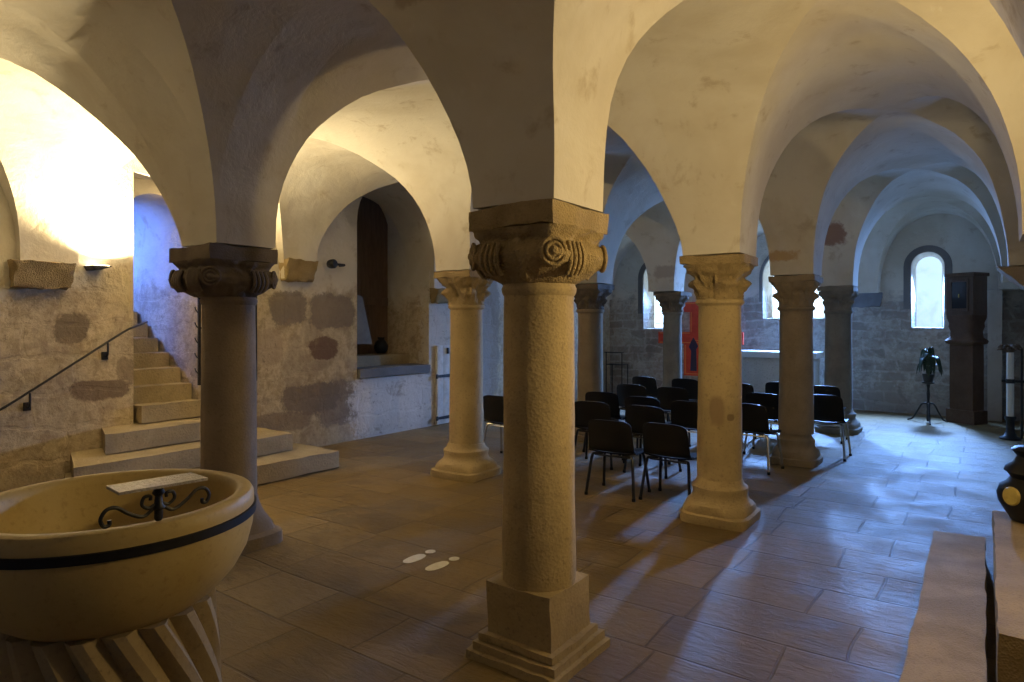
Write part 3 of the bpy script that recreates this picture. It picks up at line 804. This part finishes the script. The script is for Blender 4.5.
# ------------------------------------------------------------------ chairs
def chair_proto(legm):
    root = empty('stacking_chair')
    def shell(name, prof, w0, w1, curve, corner):
        b = BM(); nu = 14; n = len(prof); rows = []
        for k, (y, z) in enumerate(prof):
            s = k/(n-1); w = w0+(w1-w0)*s
            end = max(0, (abs(s-.5)*2-.72)/.28) if corner else 0
            if corner == 1: end = max(0, (s-.80)/.20)
            wk = w*(1-.09*end**2.4); r = []
            for i in range(nu+1):
                q = -1+2*i/nu
                r.append((q*wk/2, y+curve[0]*q*q, z+curve[1]*q*q-(.022*abs(q)**4*end**2)))
            rows.append(r)
        V = [[b.verts.new(p) for p in r] for r in rows]
        for i in range(n-1):
            for j in range(nu): b.faces.new((V[i][j], V[i][j+1], V[i+1][j+1], V[i+1][j]))
        bmesh.ops.recalc_face_normals(b, faces=b.faces[:])
        bmesh.ops.solidify(b, geom=b.faces[:], thickness=.014)
        return build(name, b, M_black, root, sharp=50)
    back = smooth_path([(-.155, .452, 0), (-.190, .462, 0), (-.212, .50, 0), (-.228, .60, 0), (-.248, .70, 0), (-.262, .785, 0)], 3)
    shell('backrest', [(p.x, p.y) for p in back], .45, .405, (.045, 0), 1)
    seat = smooth_path([(-.150, .445, 0), (-.10, .440, 0), (.02, .440, 0), (.13, .446, 0), (.185, .442, 0), (.212, .425, 0)], 3)
    shell('seat', [(p.x, p.y) for p in seat], .45, .43, (0, .018), 1)
    for sx in (-1, 1):
        for sy in (-1, 1):
            b = BM(); tube(b, smooth_path([(sx*.10, sy*.12, .425), (sx*.165, sy*.13, .42), (sx*.19, sy*.145, .395), (sx*.205, sy*.17, .25), (sx*.225, sy*.205, .012)], 5), .0135, 8)
            o = build('leg', b, legm, root)
            f = BM(); lathe(f, [(.016, 0), (.017, .004), (.016, .03), (.012, .032)], 10, (sx*.225, sy*.205, 0)); build('foot_cap', f, M_black, o)
        b = BM(); tube(b, [(sx*.10, -.13, .424), (sx*.10, .13, .424)], .010, 8); build('seat_rail', b, legm, root)
    for sy in (-1, 1):
        b = BM(); tube(b, [(-.17, sy*.131, .405), (.17, sy*.131, .405)], .009, 8); build('stretcher', b, legm, root)
    return root
def copy_tree(o, parent=None):
    c = o.copy(); COL.objects.link(c)
    if parent is not None: c.parent = parent
    for ch in list(o.children): copy_tree(ch, c)
    return c
PC = {M_backlit_tube: None, M_chrome: None}
ZB = .742
def chair(px, ytop, leg, label, rz=0.0):
    zb = .742 if ytop > 415 else .765 if ytop > 398 else .79
    Z = 656.36*(1.65-zb)/(ytop-323.64); u = (px-512)/656.36*Z
    yaw = .62355
    x = 1.817+u*cos(yaw)-Z*sin(yaw); y = -2.758+u*sin(yaw)+Z*cos(yaw)+.25
    if PC[leg] is None: o = PC[leg] = chair_proto(leg)
    else: o = copy_tree(PC[leg])
    o.location = (x, y, 0); o.scale = (1.08, 1.0, zb/.787); o.rotation_euler = (0, 0, rz)
    return tag(o, label, 'chair', 'rows of black stacking chairs')
CH = [
 (606, 420.0, M_backlit_tube, 'black chair standing alone left of the front pair, showing two splayed dark legs', .06),
 (663.5, 423.5, M_backlit_tube, 'black chair with fully visible back, right one of the front pair beside the leafy column', -.05),
 (495, 395.5, M_chrome, 'black chair peeping out between the niche-side column and the nearest column', .0),
 (588, 401.0, M_backlit_tube, 'black chair partly behind the nearest column, directly behind the front left chair', .1),
 (643, 405.5, M_backlit_tube, 'black chair in the second row, seen between the two front chairs', .0),
 (598, 391.6, M_backlit_tube, 'black chair near the dark-capital column, second back from the front left chair', .12),
 (640, 396.5, M_backlit_tube, 'third black chair back in the stack of overlapping backs in mid row', .02),
 (688, 401.0, M_chrome, 'black chair immediately left of the leafy gold column, behind the front right chair', -.03),
 (748, 403.5, M_chrome, 'black chair just right of the leafy gold column, with a gleaming chrome leg', -.12),
 (629, 384.0, M_backlit_tube, 'black chair with light-edged back left of the farthest upright chair', .05),
 (671, 387.0, M_backlit_tube, 'black chair in the fourth row, left of the leafy gold column below the red cross', .0),
 (763, 393.0, M_chrome, 'wide black chair left of the shaded brown column, its seat edge gleaming', .0),
 (822, 394.5, M_chrome, 'black chair right of the shaded brown column, its chrome legs against bright floor', .0),
 (644, 376.5, M_backlit_tube, 'farthest black chair on the window side, tilted back with a lit edge', -.1),
 (684, 378.5, M_backlit_tube, 'black chair highest in view just below the red cross', .0),
 (737, 383.0, M_backlit_tube, 'back row black chair hidden behind the leafy gold column but for one edge', .0),
 (780, 382.0, M_chrome, 'back row black chair before the altar, left of the shaded brown column', .0),
 (822, 385.5, M_chrome, 'back row black chair behind the chrome-legged chair, right of the shaded brown column', .0),
]
for c in CH: chair(*c)

# ------------------------------------------------------------------ altar and cross
t = empty('stone_altar', (-1.42, 10.2, 0)); tag(t, 'grey block altar with bright white top slab under the wide window', 'altar')
b = BM(); rough_box(b, (-.755, -.28, .0), (.755, .28, 1.02), .2, .004, .01, 61); build('body', b, M_altar, t)
b = BM(); box(b, (-.82, -.36, 1.02), (.82, .36, 1.13), .008); build('top_slab', b, M_marble, t)

def cross():
    Y = 10.62; c = wp(701, 338, Y=Y); top = wp(701, 302, Y=Y).z; low = wp(701, 376, Y=Y).z
    xl, xr = wp(660, 338, Y=Y).x, wp(742, 338, Y=Y).x
    cx = (xl+xr)/2; hw = (xr-xl)/2+.03
    t = empty('painted_cross', (cx, Y, 0)); tag(t, 'tall red painted cross with orange edging behind the chairs', 'cross')
    cz = wp(701, 338, Y=Y).z; ah = .125; tb = wp(701, 312, Y=Y).z
    sw, pw, tw_ = .20, .33, .34
    P = [(-pw, low), (pw, low), (pw, cz-ah), (hw, cz-ah), (hw, cz+ah), (sw, cz+ah), (sw, tb), (tw_, tb), (tw_, top), (-tw_, top), (-tw_, tb), (-sw, tb), (-sw, cz+ah), (-hw, cz+ah), (-hw, cz-ah), (-pw, cz-ah)]
    b = BM(); prism(b, P, 'y', -.02, .02); build('panel', b, M_red, t, smooth=False)
    b = BM()
    for (x0, z0, x1, z1) in ((-pw+.02, low+.03, -pw+.045, cz-ah-.02), (pw-.045, low+.03, pw-.02, cz-ah-.02), (-hw+.03, cz-ah+.015, hw-.03, cz-ah+.035), (-hw+.03, cz+ah-.035, -sw, cz+ah-.015), (sw, cz+ah-.035, hw-.03, cz+ah-.015),
                             (-tw_+.03, top-.035, tw_-.03, top-.015), (-sw+.02, cz+ah, -sw+.04, tb), (sw-.04, cz+ah, sw-.02, tb), (-pw+.02, low+.03, pw-.02, low+.05), (-.10, cz-.06, .10, cz-.045)):
        box(b, (x0, -.026, z0), (x1, -.0205, z1))
    build('border', b, M_orange, t, smooth=False)
    b = BM()
    def fig(px, s):
        prism(b, [(px-.07*s, low+.10), (px+.07*s, low+.10), (px+.06*s, low+.55), (px+.10*s, low+.62), (px+.05*s, low+.72), (px, low+.80), (px-.05*s, low+.72), (px-.10*s, low+.60), (px-.05*s, low+.52)], 'y', -.027, -.0205)
    fig(-.12, 1.0); fig(.12, .9)
    build('painted_figures', b, M_figure, t, smooth=False)
    b = BM(); box(b, (-.03, -.018, .03), (.03, .018, low), .004); build('post', b, M_wood, t, smooth=False)
    b = BM(); box(b, (-.25, -.2, 0), (.25, .2, .035), .006); build('foot', b, M_wood, t)
cross()

# low iron kneeler rail at the far left of the altar
p = wp(615, 405, Y=10.9)
t = empty('iron_rack', (p.x, 10.85, 0)); tag(t, 'thin dark iron rack standing before the far wall under the small window', 'rack')
for x in (-.20, .20):
    for y in (0, .30):
        b = BM(); tube(b, [(x, y, 0), (x, y, .98 if y == 0 else .72)], .013, 8); build('post', b, M_iron, t)
b = BM(); box(b, (-.22, -.06, .98), (.22, .06, 1.0), .004); build('top_shelf', b, M_iron, t)
b = BM(); box(b, (-.21, -.01, .70), (.21, .31, .72), .004); build('shelf', b, M_iron, t)

# ------------------------------------------------------------------ shrine
t = empty('shrine_cabinet', (1.58, 10.55, 0), radians(-30)); tag(t, 'dark brown shrine pillar with glazed cabinet on top, in the corner by the window', 'shrine')
b = BM(); rough_box(b, (-.30, -.24, 0), (.30, .24, .22), .1, .004, .015, 71); build('base', b, M_shrine, t)
b = BM(); rough_box(b, (-.245, -.20, .22), (.245, .20, 1.30), .15, .004, .02, 72); build('pillar', b, M_shrine, t)
b = BM()
def sq(a, r, z):
    p = 7.0; f = 1/((abs(cos(a))**p+abs(sin(a))**p)**(1/p)); return r*f, z
lathe(b, [(.20, 1.29), (.31, 1.32), (.325, 1.36), (.30, 1.39), (.25, 1.42), (.24, 1.52), (.27, 1.60), (.26, 1.66), (.295, 1.74), (.30, 1.79)], 64, fn=sq); build('moulded_head', b, M_shrine, t, sharp=60)
b = BM(); box(b, (-.29, -.25, 1.79), (.29, .25, 2.43), .01); build('cabinet', b, M_wood, t)
b = BM(); box(b, (-.32, -.28, 2.43), (.32, .28, 2.49), .012); build('cornice', b, M_wood, t)
b = BM()
for lo, hi in (((-.20, -.275, 1.86), (-.16, -.251, 2.38)), ((.16, -.275, 1.86), (.20, -.251, 2.38)), ((-.16, -.275, 1.86), (.16, -.251, 1.90)), ((-.16, -.275, 2.34), (.16, -.251, 2.38))): box(b, lo, hi, .003)
d = build('door', b, M_wood, t)
b = BM(); box(b, (-.158, -.262, 1.902), (.158, -.254, 2.338)); build('glass', b, M_cglass, d, smooth=False)
b = BM(); box(b, (-.01, -.284, 2.08), (.01, -.276, 2.14), .002); build('handle', b, M_yellow, d)

for ch in t.children: ch.scale = (.75, .75, 1)

# ------------------------------------------------------------------ plant on a tripod stand
t = empty('plant_stand', (1.06, 10.20, 0)); tag(t, 'black iron tripod stand carrying the potted plant below the window', 'stand')
b = BM(); lathe(b, [(0, .16), (.028, .16), (.022, .22), (.030, .30), (.018, .36), (.026, .48), (.018, .56), (.030, .64), (.09, .655), (.095, .675), (0, .676)], 16); build('post', b, M_iron, t)
for k in range(3):
    a = radians(-90+120*k+8); b = BM()
    P = smooth_path([(.02*cos(a), .02*sin(a), .32), (.10*cos(a), .10*sin(a), .30), (.17*cos(a), .17*sin(a), .18), (.25*cos(a), .25*sin(a), .05), (.33*cos(a), .33*sin(a), .012)], 5)
    tube(b, P, .014, 7); build('leg', b, M_iron, t)
b = BM(); tube(b, [(0, 0, .02), (0, 0, .17)], .024, 8); build('drop_finial', b, M_iron, t)
t = empty('potted_plant', (1.06, 10.20, .678)); tag(t, 'dark green drooping potted plant on the iron tripod stand', 'plant')
b = BM(); lathe(b, [(0, 0), (.065, 0), (.085, .10), (.092, .13), (.08, .132), (.07, .11), (0, .11)], 24); build('pot', b, M_pot, t)
rng = random.Random(4)
b = BM()
for k in range(46):
    a = rng.uniform(0, 2*pi); L = rng.uniform(.10, .27); up = rng.uniform(.10, .42) if k % 3 else rng.uniform(.38, .56); wd = rng.uniform(.024, .042)
    if up > .38: L *= .55
    P = smooth_path([(0, 0, .11), (L*.35*cos(a), L*.35*sin(a), .12+up*.8), (L*.72*cos(a), L*.72*sin(a), .12+up*.75), (L*.95*cos(a), L*.95*sin(a), .02+up*(.35 if up < .38 else .75))], 5)
    s = Vector((-sin(a), cos(a), 0)); prev = None; n = len(P)-1
    for i, q in enumerate(P):
        w = wd*sin(pi*min(1, .08+.92*i/n))**.7 if i < n else 0.001
        l, m, r = b.verts.new(q+s*w+Vector((0, 0, .008))), b.verts.new(q), b.verts.new(q-s*w+Vector((0, 0, .008)))
        if prev: b.faces.new((prev[0], prev[1], m, l)); b.faces.new((prev[1], prev[2], r, m))
        prev = (l, m, r)
build('foliage', b, M_leaf, t)

# ------------------------------------------------------------------ candle pole by the south wall
t = empty('candle_stand', (2.12, 9.0, 0)); tag(t, 'tall white candle pole in a black iron holder by the side wall, leafy top', 'candle stand')
b = BM(); lathe(b, [(0, 0), (.13, 0), (.13, .02), (.08, .05), (.05, .12), (.05, .26), (.07, .30), (.07, .33), (0, .33)], 24); build('foot', b, M_iron, t)
b = BM(); lathe(b, [(0, .33), (.045, .33), (.043, 1.0), (.041, 1.24), (0, 1.24)], 20); build('candle', b, M_candle, t)
b = BM(); tube(b, [(-.10, 0, .83), (.165, 0, .83)], .018, 8); lathe(b, [(.046, .80), (.056, .80), (.056, .86), (.046, .86), (.046, .80)], 20, cap=False); tube(b, [(.13, 0, .02), (.13, 0, 1.3)], .014, 8); build('holder', b, M_iron, t)
b = BM()
for k in range(14):
    a = 2*pi*k/14; L = .12+.05*(k % 3)/2; z = 1.24+.035*(k % 2)
    tube(b, smooth_path([(.02*cos(a), .02*sin(a), z), (L*.6*cos(a), L*.6*sin(a), z+.06), (L*cos(a), L*sin(a), z+.03)], 3), .014, 6, radii=[.010, .018, .024, .026, .022, .014, .004][:7])
build('leafy_top', b, M_oldwood, t)

# ------------------------------------------------------------------ light
def area(name, loc, tgt, sx, sy, power, col, spread=pi):
    l = bpy.data.lights.new(name, 'AREA'); l.shape = 'RECTANGLE'; l.size = sx; l.size_y = sy; l.energy = power; l.color = col; l.spread = spread
    o = link(bpy.data.objects.new(name, l)); o.location = loc
    o.rotation_euler = (Vector(tgt)-Vector(loc)).to_track_quat('-Z', 'Y').to_euler(); return o
def spot(name, loc, tgt, power, col, size, blend, rad):
    l = bpy.data.lights.new(name, 'SPOT'); l.energy = power; l.color = col; l.spot_size = size; l.spot_blend = blend; l.shadow_soft_size = rad
    o = link(bpy.data.objects.new(name, l)); o.location = loc
    o.rotation_euler = (Vector(tgt)-Vector(loc)).to_track_quat('-Z', 'Y').to_euler(); return o
def point(name, loc, power, col, rad):
    l = bpy.data.lights.new(name, 'POINT'); l.energy = power; l.color = col; l.shadow_soft_size = rad
    o = link(bpy.data.objects.new(name, l)); o.location = loc; return o
DAY = (.20, .42, 1.0)
WARM = (1.0, .735, .34)
for (cx, hw, z0, zt, sp, dp), pw in zip(WINS, (360, 500, 95)):
    area('window_daylight', (cx, YE+.41, (z0+zt)/2), (cx, YE-2.2, (z0+zt)/2-1.7), min(.26, hw), (zt-z0)*.6, pw, DAY, radians(112))
area('stair_daylight', (-7.35, -.05, 2.75), (-6.0, 1.21, 1.5), .5, .8, 62, (.10, .23, 1.0), radians(140))
spot('sconce_light', (XN+.135, wp(97, 267, X=XN+.1).y+.03, 2.30), (XN+.45, .30, 3.9), 600, (1.0, .79, .44), radians(165), .5, .05)
spot('second_sconce_light', (XN+.15, -3.0, 2.30), (XN+.75, -2.9, 3.9), 55, (1.0, .78, .42), radians(165), .5, .05)
spot('south_lamp', (2.14, .42, 2.05), (.7, .5, 3.2), 86, WARM, radians(178), .6, .07)
point('south_lamp_glow', (2.12, .42, 2.05), 32, WARM, .08)

w = bpy.data.worlds.new('World'); SC.world = w; w.use_nodes = True
w.node_tree.nodes['Background'].inputs[0].default_value = (.35, .55, 1, 1); w.node_tree.nodes['Background'].inputs[1].default_value = .3

# ------------------------------------------------------------------ camera
cam = bpy.data.cameras.new('camera'); co = link(bpy.data.objects.new('camera', cam)); SC.camera = co
cam.sensor_width = 36; cam.lens = 656.36/1024*36; cam.shift_y = -(341-323.64)/1024; cam.clip_start = .05
co.location = (1.817, -2.758, 1.65); co.rotation_euler = (pi/2, 0, .62355)
SC.view_settings.view_transform = 'Standard'; SC.view_settings.look = 'None'; SC.view_settings.gamma = 1; SC.view_settings.use_curve_mapping = False
SC.view_settings.exposure = -0.15
try:
    SC.cycles.use_denoising = True; SC.cycles.max_bounces = 8; SC.cycles.diffuse_bounces = 3; SC.cycles.sample_clamp_indirect = 6
except Exception: pass
